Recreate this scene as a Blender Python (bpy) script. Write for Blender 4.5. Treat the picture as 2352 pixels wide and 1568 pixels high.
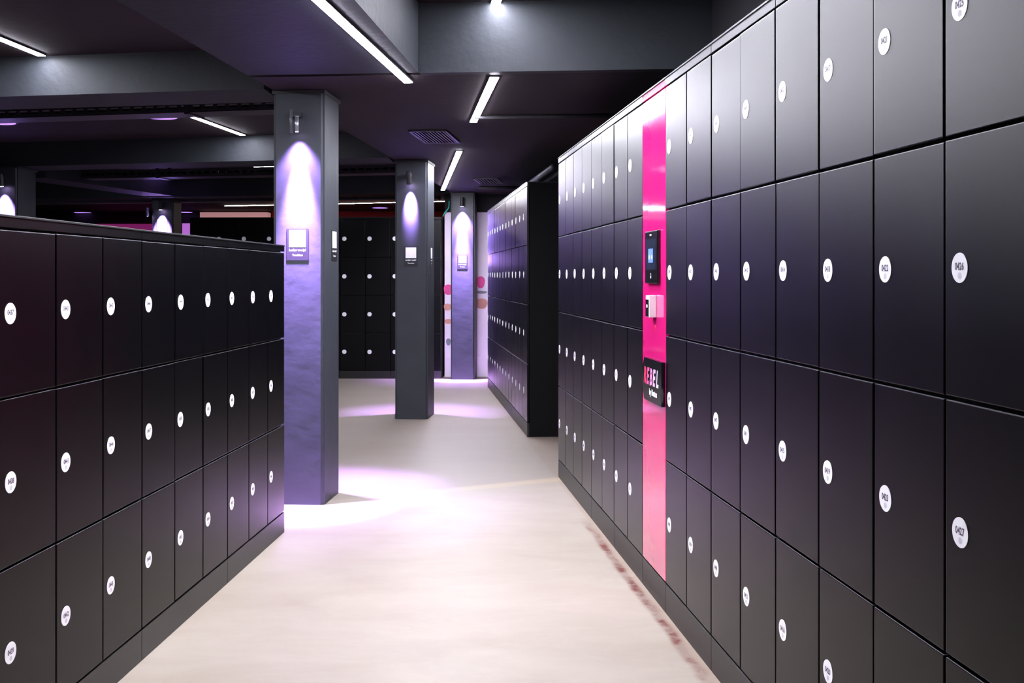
import bpy, bmesh, math, random
from mathutils import Vector, Matrix
random.seed(7)
C = bpy.context.scene.collection
for o in list(bpy.data.objects): bpy.data.objects.remove(o)

# ------------------------------------------------------------------ camera
H = 1.295                      # eye height, which is also the horizon
F = 2430.0                     # focal length for a 2352 wide frame
X0, Y0 = 1176.0, 635.0
cd = bpy.data.cameras.new('camera'); cam = bpy.data.objects.new('camera', cd); C.objects.link(cam)
cam.location = (0, 0, H); cam.rotation_euler = (math.pi/2, 0, 0)
cd.sensor_width = 36; cd.lens = F/2352*36; cd.shift_y = -(784-Y0)/2352; cd.clip_start = .05; cd.clip_end = 100
bpy.context.scene.camera = cam
# ------------------------------------------------------------------ world and exposure
w = bpy.data.worlds.new('world'); bpy.context.scene.world = w; w.use_nodes = True
w.node_tree.nodes['Background'].inputs[0].default_value = (.5, .45, .6, 1)
w.node_tree.nodes['Background'].inputs[1].default_value = .02
vs = bpy.context.scene.view_settings
vs.view_transform = 'Standard'; vs.look = 'None'; vs.gamma = 1; vs.use_curve_mapping = False; vs.exposure = 2.0
STRIP = 60.0                   # emission of the white strip lights
PURPLE = (.50, .29, 1.0)

def at(px, py, Z):             # a pixel on the horizontal plane Z above the eye -> world x, y
    y = Z*F/(Y0-py); return ((px-X0)/F*y, y)

# ------------------------------------------------------------------ materials
def mat(name, col, rough=.5, spec=.5, metal=0, noise=None, bump=None, emit=None, coat=0, rvar=0):
    m = bpy.data.materials.new(name); m.use_nodes = True
    nt = m.node_tree; b = nt.nodes['Principled BSDF']
    b.inputs['Base Color'].default_value = (*col, 1); b.inputs['Roughness'].default_value = rough
    b.inputs['Specular IOR Level'].default_value = spec; b.inputs['Metallic'].default_value = metal
    if coat: b.inputs['Coat Weight'].default_value = coat; b.inputs['Coat Roughness'].default_value = .06
    tc = nt.nodes.new('ShaderNodeTexCoord')
    if noise:
        sc, amt = noise
        n = nt.nodes.new('ShaderNodeTexNoise'); n.inputs['Scale'].default_value = sc; n.inputs['Detail'].default_value = 6
        nt.links.new(tc.outputs['Object'], n.inputs['Vector'])
        r = nt.nodes.new('ShaderNodeValToRGB')
        r.color_ramp.elements[0].position = .3; r.color_ramp.elements[1].position = .7
        r.color_ramp.elements[0].color = (*[c*(1-amt) for c in col], 1); r.color_ramp.elements[1].color = (*[min(1, c*(1+amt)) for c in col], 1)
        nt.links.new(n.outputs['Fac'], r.inputs['Fac']); nt.links.new(r.outputs['Color'], b.inputs['Base Color'])
        if rvar:
            mr = nt.nodes.new('ShaderNodeMapRange'); mr.inputs['To Min'].default_value = rough-rvar; mr.inputs['To Max'].default_value = rough+rvar
            nt.links.new(n.outputs['Fac'], mr.inputs['Value']); nt.links.new(mr.outputs['Result'], b.inputs['Roughness'])
    if bump:
        sc, st = bump
        n = nt.nodes.new('ShaderNodeTexNoise'); n.inputs['Scale'].default_value = sc; n.inputs['Detail'].default_value = 5
        nt.links.new(tc.outputs['Object'], n.inputs['Vector'])
        bp = nt.nodes.new('ShaderNodeBump'); bp.inputs['Strength'].default_value = st; bp.inputs['Distance'].default_value = .01
        nt.links.new(n.outputs['Fac'], bp.inputs['Height']); nt.links.new(bp.outputs['Normal'], b.inputs['Normal'])
    if emit:
        b.inputs['Emission Color'].default_value = (*emit[0], 1); b.inputs['Emission Strength'].default_value = emit[1]
    return m

M = {}
M['concrete'] = mat('painted_concrete', (.020, .023, .028), .62, .2, noise=(3, .12), bump=(22, .25))
M['soffit'] = mat('painted_soffit', (.022, .015, .018), .75, .2, noise=(2, .12), bump=(18, .2))
M['pillar'] = mat('painted_pillar', (.036, .040, .050), .5, .3, noise=(4, .12), bump=(9, .22))
M['wall'] = mat('dark_wall', (.014, .013, .016), .7, .3, noise=(2, .2))
M['locker'] = mat('black_powder_coat', (.0035, .0035, .0048), .36, .75, noise=(5, .15), bump=(260, .02), rvar=.02)
def satin(name, col, rough, ior, tint=(1, 1, 1)):       # powder coat: a dark body under a satin coat
    m = bpy.data.materials.new(name); m.use_nodes = True; nt = m.node_tree; L = nt.links
    nt.nodes.remove(nt.nodes['Principled BSDF']); out = nt.nodes['Material Output']
    d = nt.nodes.new('ShaderNodeBsdfDiffuse'); g = nt.nodes.new('ShaderNodeBsdfGlossy'); g.distribution = 'BECKMANN'
    g.inputs['Color'].default_value = (*tint, 1)
    tc = nt.nodes.new('ShaderNodeTexCoord'); n = nt.nodes.new('ShaderNodeTexNoise'); n.inputs['Scale'].default_value = 4; n.inputs['Detail'].default_value = 5
    L.new(tc.outputs['Object'], n.inputs['Vector'])
    r = nt.nodes.new('ShaderNodeValToRGB'); r.color_ramp.elements[0].position = .3; r.color_ramp.elements[1].position = .7
    r.color_ramp.elements[0].color = (*[c*.85 for c in col], 1); r.color_ramp.elements[1].color = (*[c*1.15 for c in col], 1)
    L.new(n.outputs['Fac'], r.inputs['Fac']); L.new(r.outputs['Color'], d.inputs['Color'])
    mr = nt.nodes.new('ShaderNodeMapRange'); mr.inputs['To Min'].default_value = rough-.02; mr.inputs['To Max'].default_value = rough+.02
    L.new(n.outputs['Fac'], mr.inputs['Value']); L.new(mr.outputs['Result'], g.inputs['Roughness'])
    n2 = nt.nodes.new('ShaderNodeTexNoise'); n2.inputs['Scale'].default_value = 300; L.new(tc.outputs['Object'], n2.inputs['Vector'])
    bp = nt.nodes.new('ShaderNodeBump'); bp.inputs['Strength'].default_value = .02; bp.inputs['Distance'].default_value = .01
    L.new(n2.outputs['Fac'], bp.inputs['Height']); L.new(bp.outputs['Normal'], g.inputs['Normal'])
    fr = nt.nodes.new('ShaderNodeFresnel'); fr.inputs['IOR'].default_value = ior
    mx_ = nt.nodes.new('ShaderNodeMixShader'); L.new(fr.outputs['Fac'], mx_.inputs[0]); L.new(d.outputs[0], mx_.inputs[1]); L.new(g.outputs[0], mx_.inputs[2])
    L.new(mx_.outputs[0], out.inputs['Surface']); return m
M['locker'] = satin('black_powder_coat', (.0010, .0011, .0016), .44, 1.28)
M['plinth'] = satin('black_plinth_coat', (.0022, .0021, .0022), .48, 1.28)
M['door_edge'] = mat('door_edge_highlight', (.11, .105, .12), .4, .5, noise=(9, .3))  # lighter grey that paints the highlight along the doors' upper bevels
M['carcass'] = mat('black_carcass', (.002, .002, .0025), .7, .15, noise=(6, .2))
M['plinth'] = mat('black_plinth', (.005, .005, .006), .42, .6, noise=(6, .15))
M['sticker'] = mat('white_sticker', (.90, .89, .93), .45, .4, noise=(60, .03))
M['ink'] = mat('grey_ink', (.10, .08, .12), .6, .3, noise=(90, .1))
M['faint'] = mat('faint_ink', (.60, .58, .64), .6, .3, noise=(90, .05))
M['pink'] = mat('glossy_pink', (.74, .016, .20), .08, .9, noise=(4, .04), coat=.8)
M['black_gloss'] = mat('black_gloss', (.006, .006, .008), .16, .5, noise=(20, .1))
M['black_metal'] = mat('black_metal', (.02, .02, .024), .45, .5, noise=(20, .15))
M['grey_metal'] = mat('grey_metal', (.30, .30, .34), .35, .5, metal=.6, noise=(20, .1))
M['light_plastic'] = mat('light_plastic', (.62, .58, .62), .35, .5, noise=(20, .05))
M['strip'] = mat('lit_diffuser', (.9, .9, .9), .5, emit=((.90, .89, 1.0), STRIP))
M['warm_strip'] = mat('lit_warm_diffuser', (.9, .9, .9), .5, emit=((1.0, .80, .74), 22))
M['dim_strip'] = mat('lit_dim_diffuser', (.9, .9, .9), .5, emit=((.75, .85, 1.0), 16))
M['screen_blue'] = mat('lit_blue_icon', (.1, .2, .8), .3, emit=((.05, .09, .6), .16))
M['screen_dark'] = mat('dark_screen', (.012, .016, .03), .15, emit=((.05, .07, .16), .02))
M['lens'] = mat('lit_lens', (.9, .8, 1), .3, emit=((.7, .5, 1.0), 20))
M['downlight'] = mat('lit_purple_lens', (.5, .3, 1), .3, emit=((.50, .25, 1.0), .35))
M['poster'] = mat('poster_black', (.015, .015, .018), .4, .4, noise=(30, .1))
M['white_print'] = mat('white_print', (.82, .82, .86), .5, .4, noise=(30, .03))
M['red_wall'] = mat('red_wall', (.30, .008, .02), .6, .3, noise=(3, .1))
M['pink_panel'] = mat('lit_pale_pink_sign', (.8, .4, .42), .5, emit=((.85, .42, .44), .10))
M['magenta_panel'] = mat('lit_magenta_panel', (.5, .05, .3), .5, emit=((.45, .03, .26), .08))
M['violet_panel'] = mat('lit_violet_panel', (.6, .2, .9), .5, emit=((.62, .20, .85), .16))
M['mural_white'] = mat('mural_white', (.85, .72, .92), .5, .3, noise=(3, .06))
M['mural_pink'] = mat('mural_pink', (.80, .08, .35), .5, .3, noise=(6, .15))
M['mural_skin'] = mat('mural_skin', (.62, .28, .26), .5, .3, noise=(5, .15))
M['mural_grey'] = mat('mural_grey', (.22, .22, .30), .5, .3, noise=(8, .15))
M['green_cable'] = mat('green_cable', (.02, .45, .38), .4, .5, noise=(20, .1))
M['conduit'] = mat('grey_conduit', (.10, .105, .12), .4, .5, metal=.3, noise=(8, .1))
M['letter1'] = mat('letter_red', (.85, .03, .10), .4); M['letter2'] = mat('letter_pink', (.90, .07, .24), .4)
M['letter3'] = mat('letter_rose', (.88, .22, .50), .4); M['letter4'] = mat('letter_mauve', (.75, .40, .75), .4)
M['letter5'] = mat('letter_lilac', (.62, .52, .85), .4)

# ------------------------------------------------------------------ mesh helpers
def obj(name, bm, mats, parent=None, smooth=False):
    me = bpy.data.meshes.new(name); bm.normal_update(); bm.to_mesh(me); bm.free()
    for m in (mats if isinstance(mats, (list, tuple)) else [mats]): me.materials.append(m)
    if smooth:
        for p in me.polygons: p.use_smooth = True
    o = bpy.data.objects.new(name, me); C.objects.link(o)
    if parent is not None: o.parent = parent
    return o
def box(bm, a, b, mi=0, bevel=0):
    vs_ = [bm.verts.new((x, y, z)) for z in (a[2], b[2]) for y in (a[1], b[1]) for x in (a[0], b[0])]
    fs = [bm.faces.new([vs_[i] for i in q]) for q in ((0, 2, 3, 1), (4, 5, 7, 6), (0, 1, 5, 4), (2, 6, 7, 3), (0, 4, 6, 2), (1, 3, 7, 5))]
    for f in fs: f.material_index = mi
    if bevel:
        es = list({e for f in fs for e in f.edges})
        bmesh.ops.bevel(bm, geom=es, offset=bevel, segments=2, affect='EDGES', profile=.6)
def prism(bm, pts, z0, z1, mi=0, bevel=0):
    a = [bm.verts.new((x, y, z0)) for x, y in pts]; b = [bm.verts.new((x, y, z1)) for x, y in pts]
    n = len(pts); area = sum(pts[i][0]*pts[(i+1) % n][1]-pts[(i+1) % n][0]*pts[i][1] for i in range(n))
    if area < 0: a.reverse(); b.reverse()
    fs = [bm.faces.new(list(reversed(a))), bm.faces.new(b)]
    side = []
    for i in range(n):
        f = bm.faces.new((a[i], a[(i+1) % n], b[(i+1) % n], b[i])); fs.append(f)
        side += [e for e in f.edges if {e.verts[0], e.verts[1]} == {a[i], b[i]}]
    for f in fs: f.material_index = mi
    if bevel: bmesh.ops.bevel(bm, geom=side, offset=bevel, segments=3, affect='EDGES')
def tube(bm, p, q, r, seg=16, mi=0, r2=None):
    p, q = Vector(p), Vector(q); d = (q-p); L = d.length; R = d.to_track_quat('Z', 'Y').to_matrix().to_4x4()
    ret = bmesh.ops.create_cone(bm, cap_ends=True, segments=seg, radius1=r, radius2=r if r2 is None else r2, depth=L, matrix=Matrix.Translation((p+q)/2) @ R)
    for f in {f for v in ret['verts'] for f in v.link_faces}: f.material_index = mi
def disc_y(bm, cx, cz, y0, y1, r, seg=28, mi=0):
    tube(bm, (cx, y0, cz), (cx, y1, cz), r, seg, mi)
_text = {}
def text_geo(s, size, bold=0, shear=0):
    key = (s, size, bold, shear)
    if key not in _text:
        cu = bpy.data.curves.new('t', 'FONT'); cu.body = s; cu.size = size; cu.offset = bold; cu.shear = shear
        cu.align_x = 'CENTER'; cu.align_y = 'CENTER'; cu.fill_mode = 'FRONT'; cu.resolution_u = 2
        to = bpy.data.objects.new('t', cu); C.objects.link(to)
        me = bpy.data.meshes.new_from_object(to.evaluated_get(bpy.context.evaluated_depsgraph_get()))
        bpy.data.objects.remove(to); bpy.data.curves.remove(cu)
        v = [tuple(x.co) for x in me.vertices]; p = [tuple(q.vertices) for q in me.polygons]; bpy.data.meshes.remove(me)
        _text[key] = (v, p)
    return _text[key]
def add_text(bm, s, size, cx, cz, y, mi, bold=0, sx=1.0, shear=0):    # flat lettering on the local x-z plane, facing -y
    v, p = text_geo(s, size, bold, shear)
    if not v: return
    mx = (min(a[0] for a in v)+max(a[0] for a in v))/2; my = (min(a[1] for a in v)+max(a[1] for a in v))/2
    vv = [bm.verts.new((cx+(a[0]-mx)*sx, y, cz+a[1]-my)) for a in v]
    for q in p:
        try: f = bm.faces.new([vv[i] for i in q])
        except ValueError: continue
        f.material_index = mi
def thing(name, label, cat, loc=(0, 0, 0), rz=0, group=None):
    o = bpy.data.objects.new(name, None); C.objects.link(o); o.empty_display_size = .1
    o.location = loc; o.rotation_euler = (0, 0, rz); o['label'] = label; o['category'] = cat
    if group: o['group'] = group
    return o
def tag(o, label, cat, group=None):
    o['label'] = label; o['category'] = cat
    if group: o['group'] = group
    return o
def struct(name, bm, m): o = obj(name, bm, m); o['kind'] = 'structure'; return o

# ------------------------------------------------------------------ grid of the building
TB = .081; CB, SB = 1/math.hypot(1, TB), TB/math.hypot(1, TB)
OX, OY = -.766, 9.594                                    # near right corner of the middle pillar
def B(v, u): return (OX+v*CB+u*SB, OY-v*SB+u*CB)         # v to the right, u away
SOF = H+1.06; LOWC = H+1.29; HIC = H+1.42
# right locker plane: (DR + t sin a, t cos a); left plane: (-DL + t sin b, t cos b)
DR, A = 1.0197, -.10476; SA, CA = math.sin(A), math.cos(A); T0 = 2.2946
DL, BB = 1.4347, .05223; SBb, CBb = math.sin(BB), math.cos(BB); TL = 5.3725
def RP(t, n=0): return (DR+t*SA+n*CA, t*CA-n*SA)         # n: away from the aisle
def LP(t, n=0): return (-DL+t*SBb-n*CBb, t*CBb+n*SBb)

# ------------------------------------------------------------------ floor
def floor_mat():
    m = bpy.data.materials.new('polished_microcement'); m.use_nodes = True; nt = m.node_tree; L = nt.links; N = nt.nodes.new
    b = nt.nodes['Principled BSDF']; tc = N('ShaderNodeTexCoord')
    def noise(sc, det, scale=(1, 1, 1), rough=.55, dist=0):
        mp = N('ShaderNodeMapping'); mp.inputs['Scale'].default_value = scale; L.new(tc.outputs['Object'], mp.inputs['Vector'])
        n = N('ShaderNodeTexNoise'); n.inputs['Scale'].default_value = sc; n.inputs['Detail'].default_value = det; n.inputs['Roughness'].default_value = rough
        n.inputs['Distortion'].default_value = dist; L.new(mp.outputs['Vector'], n.inputs['Vector']); return n.outputs['Fac']
    def ramp(fac, p0, p1, c0, c1):
        r = N('ShaderNodeValToRGB'); r.color_ramp.elements[0].position = p0; r.color_ramp.elements[1].position = p1
        r.color_ramp.elements[0].color = (*c0, 1); r.color_ramp.elements[1].color = (*c1, 1); L.new(fac, r.inputs['Fac']); return r.outputs['Color']
    def mix(fac, a, c, blend='MIX'):
        x = N('ShaderNodeMix'); x.data_type = 'RGBA'; x.blend_type = blend
        if isinstance(fac, float): x.inputs[0].default_value = fac
        else: L.new(fac, x.inputs[0])
        for s, v in ((6, a), (7, c)):
            if isinstance(v, tuple): x.inputs[s].default_value = (*v, 1)
            else: L.new(v, x.inputs[s])
        return x.outputs[2]
    def math_(op, a, c=None, d=None):
        x = N('ShaderNodeMath'); x.operation = op
        for i, v in enumerate((a, c, d)):
            if v is None: continue
            if isinstance(v, (int, float)): x.inputs[i].default_value = v
            else: L.new(v, x.inputs[i])
        return x.outputs[0]
    def step(v, lo, hi):
        x = N('ShaderNodeMapRange'); x.interpolation_type = 'SMOOTHSTEP'; x.inputs['From Min'].default_value = lo; x.inputs['From Max'].default_value = hi
        L.new(v, x.inputs['Value']); return x.outputs['Result']
    big = ramp(noise(1.1, 5, (.45, 1.0, 1), .6, .6), .3, .72, (.268, .228, .188), (.335, .300, .257))
    fine = noise(4, 8, (.55, 1.2, 1), .66, .5)
    col = mix(.32, big, ramp(fine, .35, .68, (.205, .165, .128), (.335, .302, .248)))
    sep = N('ShaderNodeSeparateXYZ'); L.new(tc.outputs['Object'], sep.inputs[0]); x, y = sep.outputs[0], sep.outputs[1]
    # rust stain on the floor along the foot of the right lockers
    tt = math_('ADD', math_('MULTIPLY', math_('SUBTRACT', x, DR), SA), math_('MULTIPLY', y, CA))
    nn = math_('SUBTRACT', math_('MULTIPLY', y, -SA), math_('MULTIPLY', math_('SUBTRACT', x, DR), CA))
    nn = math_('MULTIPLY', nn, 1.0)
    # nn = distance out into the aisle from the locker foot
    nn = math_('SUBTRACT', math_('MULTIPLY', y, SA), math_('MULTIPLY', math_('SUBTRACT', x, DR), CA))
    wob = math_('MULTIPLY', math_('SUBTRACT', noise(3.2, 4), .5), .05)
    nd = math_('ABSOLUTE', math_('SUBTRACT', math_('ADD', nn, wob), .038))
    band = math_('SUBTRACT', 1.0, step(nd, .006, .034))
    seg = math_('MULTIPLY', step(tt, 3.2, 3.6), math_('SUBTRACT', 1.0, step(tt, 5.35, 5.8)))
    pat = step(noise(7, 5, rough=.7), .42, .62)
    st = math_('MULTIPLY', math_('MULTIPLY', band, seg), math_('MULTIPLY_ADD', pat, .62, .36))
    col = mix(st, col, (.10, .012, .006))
    edge = math_('MULTIPLY', math_('SUBTRACT', 1.0, step(nn, .01, .035)), .45)
    col = mix(edge, col, (.26, .18, .13))
    # scattered small specks
    vo = N('ShaderNodeTexVoronoi'); vo.inputs['Scale'].default_value = 5.5; L.new(tc.outputs['Object'], vo.inputs['Vector'])
    sp = math_('MULTIPLY', math_('SUBTRACT', 1.0, step(vo.outputs['Distance'], .02, .06)), math_('MULTIPLY', step(noise(1.3, 2), .55, .62), .55))
    col = mix(sp, col, (.17, .11, .09))
    # a straight warm seam; shadow penumbra painted darker beyond it
    px, py = -.311, 6.45; qx, qy = .335, 6.78; ll = math.hypot(qx-px, qy-py); ux, uy = (qx-px)/ll, (qy-py)/ll
    sd = math_('ADD', math_('MULTIPLY', math_('SUBTRACT', x, px), -uy), math_('MULTIPLY', math_('SUBTRACT', y, py), ux))
    sa = math_('ADD', math_('MULTIPLY', math_('SUBTRACT', x, px), ux), math_('MULTIPLY', math_('SUBTRACT', y, py), uy))
    seam = math_('MULTIPLY', math_('SUBTRACT', 1.0, step(math_('ABSOLUTE', sd), .03, .08)), math_('MULTIPLY', step(sa, -.3, .3), .6))
    beyond = math_('MULTIPLY', step(sd, .0, .10), .45)  # penumbra shade on the far side, mixed into the floor colour
    col = mix(beyond, col, (.17, .14, .128))
    col = mix(seam, col, (.38, .29, .20))
    L.new(col, b.inputs['Base Color'])
    r = N('ShaderNodeMapRange'); r.inputs['To Min'].default_value = .42; r.inputs['To Max'].default_value = .56; L.new(fine, r.inputs['Value']); L.new(r.outputs['Result'], b.inputs['Roughness'])
    bp = N('ShaderNodeBump'); bp.inputs['Strength'].default_value = .06; bp.inputs['Distance'].default_value = .02
    L.new(noise(6, 5), bp.inputs['Height']); L.new(bp.outputs['Normal'], b.inputs['Normal'])
    b.inputs['Specular IOR Level'].default_value = .26
    return m
bm = bmesh.new(); box(bm, (-10, -2.2, -.1), (4.2, 21.2, 0)); struct('floor', bm, floor_mat())

# ------------------------------------------------------------------ ceilings and walls
bm = bmesh.new(); box(bm, (-10, -2.2, 2.95), (4.2, 21.2, 3.05)); struct('ceiling', bm, M['soffit'])
bm = bmesh.new()                                        # high bay in front of the cross beam, right of the long beam
prism(bm, [B(.60, -12), B(5, -12), B(5, -4.0), B(.60, -4.0)], HIC, HIC+.1); struct('ceiling_high_bay', bm, M['soffit'])
bm = bmesh.new()                                        # low left bay
prism(bm, [B(-.29, -12), B(-.29, 12), B(-11, 12.5), B(-11, -12)], LOWC, LOWC+.1); struct('ceiling_left_bay', bm, M['soffit'])
LL = [(-10.1, -2.3), (4.3, -2.3)]
bm = bmesh.new(); box(bm, (-10.1, -2.3, 0), (4.3, -2.2, 3)); struct('wall_back', bm, M['wall'])
bm = bmesh.new(); box(bm, (-10.1, -2.2, 0), (-10, 21.2, 3)); struct('wall_left', bm, M['wall'])
bm = bmesh.new(); box(bm, (4.2, -2.2, 0), (4.3, 21.2, 3)); struct('wall_right', bm, M['wall'])
bm = bmesh.new(); box(bm, (-10.1, 21.2, 0), (4.3, 21.3, 3)); struct('wall_front', bm, M['wall'])
TFAR = T0+1.8+.3924+2.4
bm = bmesh.new(); prism(bm, [RP(-2.0, .56), RP(TFAR, .56), RP(TFAR, .70), RP(-2.0, .70)], 0, 2.95); struct('wall_right_near', bm, M['wall'])
bm = bmesh.new(); prism(bm, [RP(8.6, .56), RP(12.9, .56), RP(12.9, .70), RP(8.6, .70)], 0, SOF); struct('wall_right_far', bm, M['wall'])
bm = bmesh.new(); prism(bm, [(-4.75, 20.9), (1.5, 20.9), (1.5, 21.2), (-4.75, 21.2)], 0, LOWC); struct('wall_red', bm, M['red_wall'])
# slab soffit over the far aisle
bm = bmesh.new(); prism(bm, [B(-.30, -4.0), B(5, -4.0), B(5, 11.5), B(-.30, 11.5)], SOF, 2.95); struct('ceiling_soffit', bm, M['soffit'])

def beam(pts, z0, z1, label, paint='concrete'):
    bm = bmesh.new(); prism(bm, pts, z0, z1)
    o = obj('ceiling_beam', bm, M[paint]); tag(o, label, 'ceiling beam'); return o
beam([B(-.30, -12), B(.61, -12), B(.61, -4.06), B(-.30, -4.06)], SOF-.001, 2.95, 'wide dark beam running away overhead with the long strip light under it')
c0 = B(.612, -4.06)
beam([c0, B(4.9, -4.06), B(4.9, -3.99), B(.612, -3.99)], SOF-.002, 2.95, 'deep grey cross beam at top centre lit by the end of a strip light')
def skew_beam(p, q, width, x_end, x_start, z0, z1, label):
    sl = (q[1]-p[1])/(q[0]-p[0]); f = lambda x: p[1]+sl*(x-p[0])
    return beam([(x_end, f(x_end)), (x_start, f(x_start)), (x_start, f(x_start)+width), (x_end, f(x_end)+width)], z0, z1, label)
skew_beam(at(0, 222, 1.06), at(628, 203, 1.06), .45, -9.9, -1.40, SOF, LOWC+.02, 'grey cross beam on the left lit by the strip light at the picture edge')
skew_beam(at(0, 383, 1.06), at(627, 368, 1.06), .42, -9.9, -1.10, SOF, LOWC+.02, 'grey cross beam behind the first pillar, lit by the small slanted strip light')
skew_beam((-4.45, 14.05), (-.9, 13.45), .42, -9.9, -.77, SOF, LOWC+.02, 'far grey cross beam meeting the third aisle pillar')
beam([(-5.02, 11.38), (-4.46, 13.9), (-4.86, 13.95), (-5.42, 11.4)], SOF, LOWC+.02, 'short dark beam running away above the far left pillar')

# ------------------------------------------------------------------ pillars
def pillar(x, y, wd, dp, label, capital=True):          # x, y: near right corner
    t = thing('pillar', label, 'pillar', (x, y, 0), -math.atan(TB))
    bm = bmesh.new(); prism(bm, [(-wd, 0), (0, 0), (0, dp), (-wd, dp)], 0, SOF-.022, bevel=.018)
    obj('shaft', bm, M['pillar'], t)
    bm = bmesh.new(); box(bm, (-wd-.004, -.004, SOF-.022), (.006, dp+.014, SOF-.0025))
    obj('capital', bm, M['black_metal'], t)
    return t
P1 = pillar(-1.066, 5.994, .295, .36, 'near pillar washed in purple light, beside the end of the left lockers')
P2 = pillar(OX, OY, .300, .40, 'second pillar, dark with a short purple oval near its top')
P3 = pillar(-.474, 13.30, .300, .33, 'third pillar along the aisle, bright purple, in front of the mural wall')
P0 = pillar(-4.75, 10.15, .30, .36, 'pillar at the left picture edge showing above the low lockers')
P4 = pillar(-4.58, 14.3, .30, .30, 'far pillar above the low lockers with a glaring white light patch')

def spot(parent, loc, aim, power, size, blend=1.0, col=PURPLE, rad=.02, name='bulb'):
    ld = bpy.data.lights.new(name, 'SPOT'); ld.energy = power; ld.color = col; ld.spot_size = math.radians(size); ld.spot_blend = blend; ld.shadow_soft_size = rad
    o = bpy.data.objects.new(name, ld); C.objects.link(o); o.parent = parent; o.location = loc
    o.rotation_euler = Vector(aim).to_track_quat('-Z', 'Y').to_euler()
    return o
def second_beam(t, loc, power, size, tilt): spot(t, loc, (0, math.sin(tilt), -math.cos(tilt)), power, size)
def spotlight(px, side, label, vx, z, power, size, kind, tilt=0.0, off=.045, rad=.024):
    # a fixture on the near (side=-1) or far (side=+1) face of a pillar
    x, y, dp = px; ang = -math.atan(TB)
    ly = -off if side < 0 else dp+off
    ca, sa = math.cos(ang), math.sin(ang)
    loc = (x+vx*ca-ly*sa, y+vx*sa+ly*ca, z)
    t = thing('spotlight', label, 'spotlight', loc, ang + (0 if side < 0 else math.pi), 'purple spotlights on the pillars')
    # local +y points to the pillar face
    if kind == 'twin':
        bm = bmesh.new(); tube(bm, (0, 0, .0), (0, 0, .085), .011); tube(bm, (0, 0, .083), (0, 0, .088), .013); obj('lamp_tube', bm, M['grey_metal'], t, True)
        bm = bmesh.new(); tube(bm, (-.036, .01, -.005), (-.036, .01, .125), .009); obj('conduit_tube', bm, M['conduit'], t, True)
        bm = bmesh.new(); box(bm, (-.046, .012, .085), (.016, off, .115), bevel=.002); obj('wall_bracket', bm, M['black_metal'], t)
    else:
        bm = bmesh.new(); q = Vector((0, math.sin(tilt), -math.cos(tilt)))
        tube(bm, -q*.11, (0, 0, 0), rad, 24); tube(bm, -q*.118, -q*.11, rad*.8, 24); obj('lamp_tube', bm, M['black_metal'], t)
        bm = bmesh.new(); box(bm, (-.016, -.0, .07), (.016, off, .10), bevel=.002); obj('wall_bracket', bm, M['black_metal'], t)
    bm = bmesh.new(); q = Vector((0, math.sin(tilt), -math.cos(tilt))); r_ = .008 if kind == 'twin' else rad*.8
    tube(bm, -q*.004, q*.0015, r_, 20); obj('lens', bm, M['lens'], t)
    spot(t, tuple(q*.012), tuple(q), power, size)
    return t
tw = spotlight((-1.066, 5.994, .36), -1, 'slim twin-tube spotlight high on the near face of the near pillar', -.14, H+.815, 80, 84, 'twin', tilt=.08, off=.055)
second_beam(tw, (0, 0, -.012), 1500, 34, .035)
spotlight((-1.066, 5.994, .36), 1, 'spotlight hidden on the far face of the near pillar', -.14, H+.800, 520, 48, 'can', off=.07)
spotlight((OX, OY, .40), -1, 'black cylinder spotlight tilted at the face of the second pillar', -.155, H+.835, 480, 35, 'can', tilt=.40, off=.07)
spotlight((OX, OY, .40), 1, 'spotlight hidden on the far face of the second pillar', -.15, H+.80, 300, 50, 'can', off=.07)
t3 = spotlight((-.474, 13.30, .33), -1, 'black cylinder spotlight high on the third pillar', -.15, H+.88, 260, 72, 'can', tilt=.10, off=.06)
second_beam(t3, (0, 0, -.012), 1900, 27, .03)
spotlight((-4.75, 10.15, .36), -1, 'spotlight over the purple glow on the pillar at the left edge', -.12, H+.86, 420, 60, 'can', tilt=.12, off=.06)
spotlight((-4.58, 14.3, .30), -1, 'spotlight over the white glare on the far left pillar', -.15, H+.90, 700, 60, 'can', tilt=.12, off=.06)

spotlight((-4.58, 14.3, .30), -1, 'small spotlight sticking out left of the far left pillar', -.34, H+.82, 6, 50, 'can', tilt=.3, off=.04)
# posters on the pillars
def poster(px, face, label, vx, zc=H+.182, w_=.128, h_=.180):
    x, y, wd, dp = px; ang = -math.atan(TB); ca, sa = math.cos(ang), math.sin(ang)
    if face == 'front': lx, ly, rz = vx, -.003, ang
    else: lx, ly, rz = .003, vx, ang+math.pi/2
    loc = (x+lx*ca-ly*sa, y+lx*sa+ly*ca, zc)
    t = thing('poster', label, 'poster', loc, rz, 'locker posters on the pillars')
    bm = bmesh.new(); box(bm, (-w_/2, .0010, -h_/2), (w_/2, .0025, h_/2)); obj('board', bm, M['poster'], t)
    bm = bmesh.new(); s = w_*.76; box(bm, (-s/2, .0006, h_*.46-s), (s/2, .0011, h_*.46)); obj('white_square', bm, M['white_print'], t)
    bm = bmesh.new(); add_text(bm, 'Locker ready?', .0172, 0, -h_*.185, .0007, 0, bold=.0006)
    add_text(bm, 'Touchless', .0150, 0, -h_*.335, .0007, 0, bold=.0003); obj('lettering', bm, M['white_print'], t)
    return t
poster((-1.066, 5.994, .295, .36), 'front', 'black poster with a white square on the purple face of the near pillar', -.152)
poster((-1.066, 5.994, .295, .36), 'side', 'narrow-looking black poster on the right side of the near pillar', .235)
poster((OX, OY, .30, .40), 'front', 'black poster with a white square on the dark face of the second pillar', -.152)
poster((OX, OY, .30, .40), 'side', 'black poster on the right side of the second pillar', .22)
poster((-.474, 13.30, .30, .33), 'front', 'washed-out poster on the bright face of the third pillar', -.150)
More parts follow.
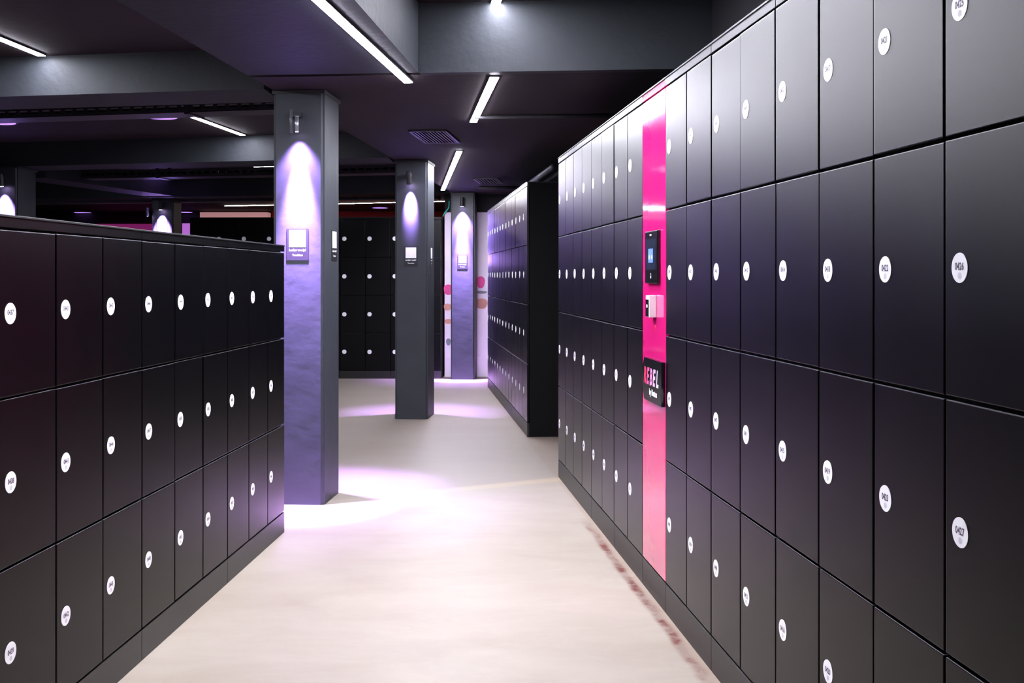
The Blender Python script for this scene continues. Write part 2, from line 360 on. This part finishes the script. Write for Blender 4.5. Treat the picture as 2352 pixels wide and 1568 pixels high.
poster((-4.58, 14.3, .30, .30), 'front', 'glaring white poster on the far left pillar above the low lockers', -.155, zc=H+.68, w_=.16, h_=.20)

# ------------------------------------------------------------------ lockers
GAP = .0040
def door_mesh(wd, z0, z1, th=.018):
    bm = bmesh.new(); box(bm, (GAP*.95, -th, z0+GAP), (wd-GAP*.95, 0, z1-GAP*.9), bevel=.0022)
    bm.normal_update()
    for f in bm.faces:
        if .3 < f.normal.z < .97: f.material_index = 1  # only upward bevels get the painted highlight
    return bm
def sticker_bm(cx, cz, y, num, detail=True):
    bm = bmesh.new(); disc_y(bm, cx, cz, y, y-.0012, .0276, 36, 0)
    if num:
        add_text(bm, num, .0190, cx, cz+.0030, y-.0015, 1, bold=.0006, sx=.80)
        disc_y(bm, cx+.001, cz-.0145, y-.0012, y-.0014, .0062, 14, 2)
    return bm
def locker_unit(loc, rz, ncols, zs, ztop, label, nums=None, group=None, depth=.52, colw=.30, sx=.056, name='locker_unit'):
    """zs: door lines from top to bottom; nums: one list per column"""
    t = thing(name, label, 'locker', (loc[0], loc[1], 0), rz, group)
    W = ncols*colw
    bm = bmesh.new(); box(bm, (.002, .002, 0), (W-.002, depth, ztop-.006)); obj('carcass', bm, M['carcass'], t)
    bm = bmesh.new(); box(bm, (.0015, -.018, .0), (W-.0015, .0, zs[-1]-.004), bevel=.0012); obj('plinth', bm, M['plinth'], t)
    bm = bmesh.new(); box(bm, (.0015, -.018, zs[0]+.003), (W-.0015, .0, ztop-.006), bevel=.0012); obj('top_fascia', bm, M['locker'], t)
    bm = bmesh.new(); box(bm, (.0, -.022, ztop-.006), (W, depth+.002, ztop), bevel=.001); obj('top_panel', bm, M['plinth'], t)
    for c in range(ncols):
        for r in range(len(zs)-1):
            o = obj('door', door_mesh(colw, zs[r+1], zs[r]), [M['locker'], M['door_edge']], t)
            o.location = (c*colw, random.uniform(-.0004, .0003), random.uniform(-.0008, .0008))
            o.rotation_euler = (random.uniform(-.0008, .0008), 0, random.uniform(-.0007, .0007))
            cz = (zs[r]+zs[r+1])/2
            s = obj('number_sticker', sticker_bm(sx, cz, -.0180, nums[c][r] if nums else None), [M['sticker'], M['ink'], M['faint']], o)
    return t
ZR = [H+.7305, H+.2566, H-.2255, H-.7069, H-1.1792]; TOPR = H+.7671
ZL = [H+.1233, H-.3119, H-.7482, H-1.1893]; TOPL = H+.1586
RZR = -(math.pi/2+A)            # local +x runs towards the viewer along the right row
RZL = math.pi/2-BB
TH = .018
def nums_r(base, n): return [[f'{base+4*c+r:04d}' for r in range(4)] for c in range(n)]
# right row, near part: column far edge t for number 0397 is T0+1.8
def right_unit(tfar, n, base, label):
    p = RP(tfar, TH); return locker_unit(p, RZR, n, ZR, TOPR, label, nums_r(base, n), 'tall lockers along the right wall')
base = 397
for i, (lab) in enumerate(['tall black locker unit just right of the pink column, numbers 0397 to 0404',
                           'tall black locker unit numbered 0405 to 0412, second right of the pink column',
                           'tall black locker unit numbered 0413 to 0420, third right of the pink column',
                           'nearest tall black locker unit, at the right picture edge, numbers 0421 to 0428']):
    tf = T0+1.8-.6*i
    nm = nums_r(397+8*i, 2)
    if i == 3: nm = [nm[0], nm[1]]
    locker_unit(RP(tf, TH), RZR, 2, ZR, TOPR, lab, nm, 'tall lockers along the right wall')
# the column past 0425-0428 is cut by the picture edge; its unit is one more pair
# right row beyond the pink column, 8 columns as 4 + 2 + 2
PW = .3924; TP = T0+1.8+PW
locker_unit(RP(TP+2.4, TH), RZR, 4, ZR, TOPR, 'four-column tall black locker unit at the far end of the right row', nums_r(365, 4), 'tall lockers along the right wall')
locker_unit(RP(TP+1.2, TH), RZR, 2, ZR, TOPR, 'tall black two-column locker unit second left of the pink column', nums_r(381, 2), 'tall lockers along the right wall')
locker_unit(RP(TP+.6, TH), RZR, 2, ZR, TOPR, 'tall black two-column locker unit touching the pink column on its left', nums_r(389, 2), 'tall lockers along the right wall')
# second right row beyond the gap: 13 columns
labs = ['locker unit nearest the dark gap in the second row on the right', 'locker unit second from the dark gap in the far right row', 'locker unit third from the dark gap in the far right row',
        'locker unit fourth from the dark gap in the far right row', 'locker unit fifth from the dark gap in the far right row', 'three-column locker unit at the distant end of the far right row']
tn = 8.58
for i, lab in enumerate(labs):
    n = 3 if i == 5 else 2; tf = tn+n*.3
    locker_unit(RP(tf, TH), RZR, n, ZR, TOPR, 'black '+lab, None, 'tall lockers in the far right row'); tn = tf
# left low row: 9 columns as three units
for i, lab in enumerate(['low black locker unit at the left picture edge, numbers 0437 to 0445', 'middle low black locker unit on the left, numbers 0446 to 0454',
                         'far low black locker unit on the left beside the purple pillar, numbers 0455 to 0463']):
    tnr = TL-2.7+.9*i
    nm = [[f'{437+9*i+3*c+r:04d}' for r in range(3)] for c in range(3)]
    locker_unit(LP(tnr, TH), RZL, 3, ZL, TOPL, lab, nm, 'low lockers along the left')
# back row across the end
ang = -.03; CW = .3215; bx, by = -.899, 13.42
for i, lab in enumerate(['rightmost black locker unit of the row across the back, half behind the second pillar', 'black locker unit of the back row filling the space left of the second pillar',
                         'black locker unit of the back row directly right of and behind the near pillar', 'black back-row locker unit peeking over the low lockers left of the near pillar',
                         'leftmost black locker unit of the back row, only its top showing']):
    x = bx-CW*2*(i+1)*math.cos(ang); y = by-CW*2*(i+1)*math.sin(ang)
    locker_unit((x, y), ang, 2, [z-.012 for z in ZR], TOPR-.012, lab, None, 'tall lockers across the back', colw=CW, sx=.055, depth=.46)

# ------------------------------------------------------------------ pink terminal column
t = thing('terminal_column', 'glossy pink payment column between the tall lockers on the right', 'terminal', (*RP(TP, TH), 0), RZR)
bm = bmesh.new(); box(bm, (.002, .002, 0), (PW-.002, .52, TOPR-.006)); obj('carcass', bm, M['carcass'], t)
bm = bmesh.new(); box(bm, (.0015, -.018, 0), (PW-.0015, 0, ZR[-1]-.004), bevel=.0012); obj('plinth', bm, M['plinth'], t)
bm = bmesh.new(); box(bm, (.003, -.018, ZR[-1]+.003), (PW-.003, 0, ZR[0]-.003), bevel=.0025); obj('front_panel', bm, M['pink'], t)
bm = bmesh.new(); box(bm, (.003, -.018, ZR[0]+.003), (PW-.003, 0, TOPR-.006), bevel=.002); obj('top_fascia', bm, M['pink'], t)
bm = bmesh.new(); box(bm, (0, -.022, TOPR-.006), (PW, .522, TOPR)); obj('top_panel', bm, M['plinth'], t)
# touch screen
sx0, sx1 = .105, .312; sz0, sz1 = H-.028, H+.184
bm = bmesh.new(); box(bm, (sx0, -.032, sz0), (sx1, -.018, sz1), bevel=.004); so = obj('touch_screen', bm, M['black_gloss'], t)
bm = bmesh.new(); box(bm, (sx0+.016, -.0326, sz0+.055), (sx1-.018, -.0318, sz1-.032)); obj('display', bm, M['screen_dark'], so)
bm = bmesh.new(); cx = (sx0+sx1)/2-.002
box(bm, (cx-.038, -.0332, H+.056), (cx+.038, -.0325, H+.112)); obj('blue_icon', bm, M['screen_blue'], so)
bm = bmesh.new()
for dx in (-.022, .022): tube(bm, (cx+dx, -.0335, H+.078), (cx+dx, -.0331, H+.078), .009, 16)
box(bm, (cx-.016, -.0331, sz1-.020), (cx+.012, -.0321, sz1-.014))
tube(bm, (cx, -.0331, sz0+.026), (cx, -.0321, sz0+.026), .006, 16); box(bm, (cx-.003, -.0331, sz0+.034), (cx+.003, -.0321, sz0+.042))
obj('screen_marks', bm, M['faint'], so)
# card reader
rx0, rx1 = .185, .245
bm = bmesh.new(); box(bm, (rx0, -.048, H-.163), (rx1, -.018, H-.075), bevel=.003); ro = obj('card_reader', bm, M['light_plastic'], t)
bm = bmesh.new(); box(bm, (rx0+.004, -.0495, H-.160), (rx1-.006, -.0478, H-.092)); obj('reader_window', bm, M['black_gloss'], ro)
bm = bmesh.new(); box(bm, (rx0+.020, -.0502, H-.124), (rx1-.022, -.0493, H-.112)); obj('reader_mark', bm, M['white_print'], ro)
bm = bmesh.new(); tube(bm, (.226, -.0195, H-.200), (.226, -.0175, H-.200), .007, 16); box(bm, (.224, -.020, H-.218), (.228, -.0175, H-.205)); obj('key_lock', bm, M['letter1'], t)
# logo plate: straight right end, bowed left end
bm = bmesh.new(); pts = []
L0, L1, zt, zb = .055, PW-.004, H-.331, H-.503
pts = [(L1, zb), (L1, zt), (L0+.045, zt)] + [(L0+.045-.040*math.sin(math.pi*k/10)**.8, zt+(zb-zt)*k/10) for k in range(1, 10)] + [(L0+.045, zb)]
fr = [bm.verts.new((x, -.034, z)) for x, z in pts]; bk = [bm.verts.new((x, -.018, z)) for x, z in pts]
bm.faces.new(fr); bm.faces.new(list(reversed(bk)))
for i in range(len(pts)): j = (i+1) % len(pts); bm.faces.new((fr[j], fr[i], bk[i], bk[j]))
bmesh.ops.recalc_face_normals(bm, faces=bm.faces)
lo = obj('logo_plate', bm, M['black_gloss'], t)
bm = bmesh.new()
for i, ch in enumerate('REBEL'): add_text(bm, ch, .092, .118+.052*i, H-.402, -.0348, i, bold=.0030, sx=.80, shear=.25)
obj('logo_lettering', bm, [M['letter%d' % k] for k in range(1, 6)], lo)
bm = bmesh.new(); add_text(bm, 'by Bettus', .034, .255, H-.467, -.0348, 0, bold=.0012); obj('small_lettering', bm, M['white_print'], lo)

# ------------------------------------------------------------------ strip lights
def strip(p, q, z, label, m='strip', wd=.046, group=None):
    """p, q: ends in plan; z: the surface it is fixed under"""
    p, q = Vector(p), Vector(q); d = q-p; L = d.length; rz = math.atan2(d.y, d.x)
    t = thing('strip_light', label, 'light', (p.x, p.y, z), rz, group)
    bm = bmesh.new(); box(bm, (0, -wd/2-.004, -.010), (L, wd/2+.004, 0), bevel=.002); obj('housing', bm, M['black_metal'], t)
    bm = bmesh.new(); box(bm, (.002, -wd/2, -.0125), (L-.002, wd/2, -.0095), bevel=.001); obj('diffuser', bm, M[m], t)
    return t
z1 = 1.045-.01
a, b = at(938, 190, 1.048), at(730, 0, 1.048); dx = (a[0]-b[0])/(a[1]-b[1])
strip((a[0]-dx*(a[1]-2.3), 2.3), a, SOF-.001, 'long white strip light under the wide overhead beam')
strip(at(1136, 178, 1.048), at(1087, 281, 1.048), SOF, 'slanted white strip light just beyond the deep cross beam')
strip(at(1055, 348, 1.048), at(1017, 437, 1.048), SOF, 'slanted white strip light above the second pillar, farther down the aisle')
a = at(1137, 13, 1.408); strip((a[0]+.103*3.0, a[1]-3.0), a, HIC, 'white strip light cut by the top picture edge, in front of the deep cross beam')
a, b = at(96, 129, 1.278), at(0, 90, 1.278); dx = (a[0]-b[0])/(a[1]-b[1])
strip((a[0]-dx*3.3, a[1]-3.3), a, LOWC, 'white strip light entering at the left picture edge')
strip(at(437, 267, 1.278), at(558, 311, 1.278), LOWC, 'short slanted white strip light left of the near pillar')
strip(at(517, 473, 1.278), at(690, 470, 1.278), LOWC, 'warm white strip light far back, left of the near pillar', 'warm_strip', .05)
strip(at(740, 469, 1.278), at(1035, 462, 1.278), LOWC, 'long warm white strip light far back between the pillars', 'warm_strip', .05)
strip(at(100, 397, 1.278), at(208, 392, 1.278), LOWC, 'dim strip light seen edge on, above the far left bay', 'dim_strip', .05)
strip(at(585, 384, 1.278), at(690, 381, 1.278), LOWC, 'dim strip light partly behind the top of the near pillar', 'dim_strip', .05)
# purple recessed downlights
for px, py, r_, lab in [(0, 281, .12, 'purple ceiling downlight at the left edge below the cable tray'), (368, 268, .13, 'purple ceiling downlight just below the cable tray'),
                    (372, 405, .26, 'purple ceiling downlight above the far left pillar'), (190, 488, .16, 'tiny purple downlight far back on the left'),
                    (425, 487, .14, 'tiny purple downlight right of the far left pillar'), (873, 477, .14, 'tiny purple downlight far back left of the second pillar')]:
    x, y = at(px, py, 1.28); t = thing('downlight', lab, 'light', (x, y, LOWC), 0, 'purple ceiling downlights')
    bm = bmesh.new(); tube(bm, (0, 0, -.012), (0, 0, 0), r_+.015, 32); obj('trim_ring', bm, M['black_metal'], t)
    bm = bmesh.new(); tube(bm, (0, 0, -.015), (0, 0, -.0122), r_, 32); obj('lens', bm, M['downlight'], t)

# ------------------------------------------------------------------ vents, conduits, trays
def vent(cs, nsl, label):                                # cs: near left, near right, far right, far left in plan
    nl, nr, frr, fl = [Vector(c) for c in cs]; cx = (nl+nr+frr+fl)/4
    ux = (nr-nl); W = ux.length; L = ((fl-nl)+(frr-nr)).length/2; rz = math.atan2((fl-nl+frr-nr).y, (fl-nl+frr-nr).x)-math.pi/2
    t = thing('ceiling_vent', label, 'vent', (cx.x, cx.y, SOF), rz, 'air vents in the soffit')
    bm = bmesh.new(); f_ = .022
    for a, b in (((-W/2, -L/2), (W/2, -L/2+f_)), ((-W/2, L/2-f_), (W/2, L/2)), ((-W/2, -L/2), (-W/2+f_, L/2)), ((W/2-f_, -L/2), (W/2, L/2))):
        box(bm, (a[0], a[1], -.014), (b[0], b[1], 0), bevel=.002)
    obj('frame', bm, M['black_metal'], t)
    bm = bmesh.new(); box(bm, (-W/2+.01, -L/2+.01, -.002), (W/2-.01, L/2-.01, 0)); obj('backing', bm, M['carcass'], t)
    for k in range(nsl):
        x = -W/2+f_+(W-2*f_)*(k+.5)/nsl; bm = bmesh.new(); box(bm, (x-.003, -L/2+f_, -.013), (x+.007, L/2-f_, -.003)); obj('slat', bm, M['black_metal'], t)
vent([(-.753, 7.64), (-.47, 7.62), (-.416, 8.30), (-.676, 8.33)], 10, 'square slatted air vent in the soffit left of the strip light')
vent([(-.42, 11.35), (-.15, 11.33), (-.10, 11.95), (-.37, 11.97)], 7, 'small dark air vent in the soffit above the far right lockers')
def pipe(p, q, r_, label, m='conduit', name='conduit'):
    bm = bmesh.new(); tube(bm, p, q, r_, 14); o = obj(name, bm, M[m], smooth=True); tag(o, label, 'pipe')
    return o
a = at(1090, 270, 1.045); b = at(1420, 266, 1.045); pipe((a[0], a[1], SOF-.012), (b[0]+.2, b[1], SOF-.012), .012, 'thin dark conduit across the soffit right of the strip light', 'wall')
a = at(1100, 431, 1.045); pipe((a[0], a[1], SOF-.016), (.12, a[1]-.04, SOF-.016), .016, 'thin dark conduit across the soffit above the far right lockers', 'wall')
pipe((RP(9.7, .05)[0]+.32, RP(9.7, .05)[1], H+1.0), (RP(11.6, .05)[0]+.32, RP(11.6, .05)[1], H+1.0), .03, 'grey pipe over the dark gap between the right locker rows')
def tray(p, q, wd, h, z, label, hangers):
    p, q = Vector(p), Vector(q); d = q-p; L = d.length; rz = math.atan2(d.y, d.x)
    t = thing('cable_tray', label, 'cable tray', (p.x, p.y, z), rz, 'hanging cable trays')
    bm = bmesh.new(); box(bm, (0, 0, 0), (L, wd, .004)); obj('tray_floor', bm, M['black_metal'], t)
    for s in (0, wd-.004):
        bm = bmesh.new(); n = int(L/.09)
        box(bm, (0, s, 0), (L, s+.004, h*.35)); box(bm, (0, s, h*.65), (L, s+.004, h))
        for k in range(n+1): box(bm, (k*L/(n+.5), s, h*.35), (k*L/(n+.5)+.03, s+.004, h*.65))
        obj('side_rail', bm, M['black_metal'], t)
    for x in hangers:
        bm = bmesh.new(); box(bm, (x-.02, -.005, 0), (x+.02, 0, LOWC-z)); box(bm, (x-.02, wd, 0), (x+.02, wd+.005, LOWC-z)); box(bm, (x-.02, 0, -.01), (x+.02, wd, 0)); obj('hanger', bm, M['black_metal'], t)
tray((-7.5, 8.35), (-1.40, 7.15), .22, .075, H+1.135, 'slotted black cable tray hanging left of the near pillar', (1.2, 3.4, 5.35))
tray((-7.5, 12.5), (-1.2, 11.3), .26, .09, H+1.11, 'black cable tray farther back behind the second cross beam', (1.5, 3.6, 5.6))
def duct(p, q, wd, z0, z1, label):
    p, q = Vector(p), Vector(q); d = q-p; t_ = bmesh.new(); box(t_, (0, 0, z0), (d.length, wd, z1), bevel=.008)
    o = obj('air_duct', t_, M['conduit']); o.location = (p.x, p.y, 0); o.rotation_euler = (0, 0, math.atan2(d.y, d.x)); tag(o, label, 'duct'); return o
duct((-9, 15.5), (-1.0, 14.2), .2, H+1.04, H+1.11, 'grey duct under the far cross beam above the back lockers')
# green cable loop near the third pillar
cu = bpy.data.curves.new('c', 'CURVE'); cu.dimensions = '3D'; cu.bevel_depth = .008; sp = cu.splines.new('BEZIER')
pp = [(1032, 462), (1030, 478), (1022, 488), (1017, 497)]; sp.bezier_points.add(3)
for bp_, (px, py) in zip(sp.bezier_points, pp):
    bp_.co = ((px-X0)/F*13.6, 13.6, H+(Y0-py)/F*13.6); bp_.handle_left_type = bp_.handle_right_type = 'AUTO'
to = bpy.data.objects.new('t', cu); C.objects.link(to)
me = bpy.data.meshes.new_from_object(to.evaluated_get(bpy.context.evaluated_depsgraph_get())); bpy.data.objects.remove(to)
me.materials.clear(); me.materials.append(M['green_cable'])
o = bpy.data.objects.new('cable', me); C.objects.link(o); tag(o, 'green cable hanging beside the top of the third pillar', 'cable')

# ------------------------------------------------------------------ far walls and panels
bm = bmesh.new(); box(bm, (-.87, 13.68, 0), (3.0, 13.8, SOF)); struct('wall_mural', bm, M['wall'])
t = thing('mural', 'pale lilac wall mural with pink and skin coloured shapes behind the third pillar', 'mural', (-.87, 13.68, 0))
bm = bmesh.new(); box(bm, (0, -.012, .26), (.82, 0, H+.83)); obj('mural_panel', bm, M['mural_white'], t)
def blob(name, cx, cz, rx, rz_, m, y):
    bm = bmesh.new(); vs_ = []
    for y_ in (y, y+.003):
        vs_.append([bm.verts.new((cx+rx*math.cos(a)*(1+.08*math.sin(3*a)), y_, cz+rz_*math.sin(a)*(1+.1*math.cos(2*a)))) for a in [i*math.tau/28 for i in range(28)]])
    bm.faces.new(vs_[0]); bm.faces.new(list(reversed(vs_[1])))
    for i in range(28): bm.faces.new((vs_[0][i], vs_[1][i], vs_[1][(i+1) % 28], vs_[0][(i+1) % 28]))
    bmesh.ops.recalc_face_normals(bm, faces=bm.faces); obj(name, bm, M[m], t)
k = 13.67/F
def mz(py): return H+(Y0-py)*k
def mx(px): return (px-X0)*k+.87
blob('pink_shape', mx(1104), mz(648), .055, .085, 'mural_pink', -.015); blob('pink_shape', mx(1030), mz(665), .06, .075, 'mural_pink', -.015)
blob('grey_shape', mx(1106), mz(671), .07, .02, 'mural_grey', -.018)
blob('skin_shape', mx(1106), mz(697), .075, .075, 'mural_skin', -.016); blob('skin_shape', mx(1028), mz(705), .05, .05, 'mural_skin', -.016)
blob('skin_shape', mx(1030), mz(738), .05, .035, 'mural_skin', -.016); blob('dark_shape', mx(1030), mz(785), .03, .05, 'mural_grey', -.016)
bm = bmesh.new(); box(bm, (-.87, 13.66, 0), (.0, 13.68, .26), bevel=.003); struct('baseboard_mural', bm, M['mural_white'])
bm = bmesh.new(); box(bm, (-6.08, 20.6, H+1.12), (-4.76, 20.88, H+1.255), bevel=.01); tag(obj('lightbox', bm, M['pink_panel']), 'long pale pink lightbox high on the far wall', 'sign')
bm = bmesh.new(); box(bm, (-8.2, 20.9, H+.2), (-6.85, 21.0, H+1.04)); tag(obj('wall_panel', bm, M['magenta_panel']), 'dark magenta glowing panel far back left of the far pillar', 'panel')
bm = bmesh.new(); box(bm, (-6.50, 20.85, H+.2), (-6.34, 20.95, H+1.05)); tag(obj('wall_panel', bm, M['violet_panel']), 'small bright violet panel right of the far left pillar', 'panel')
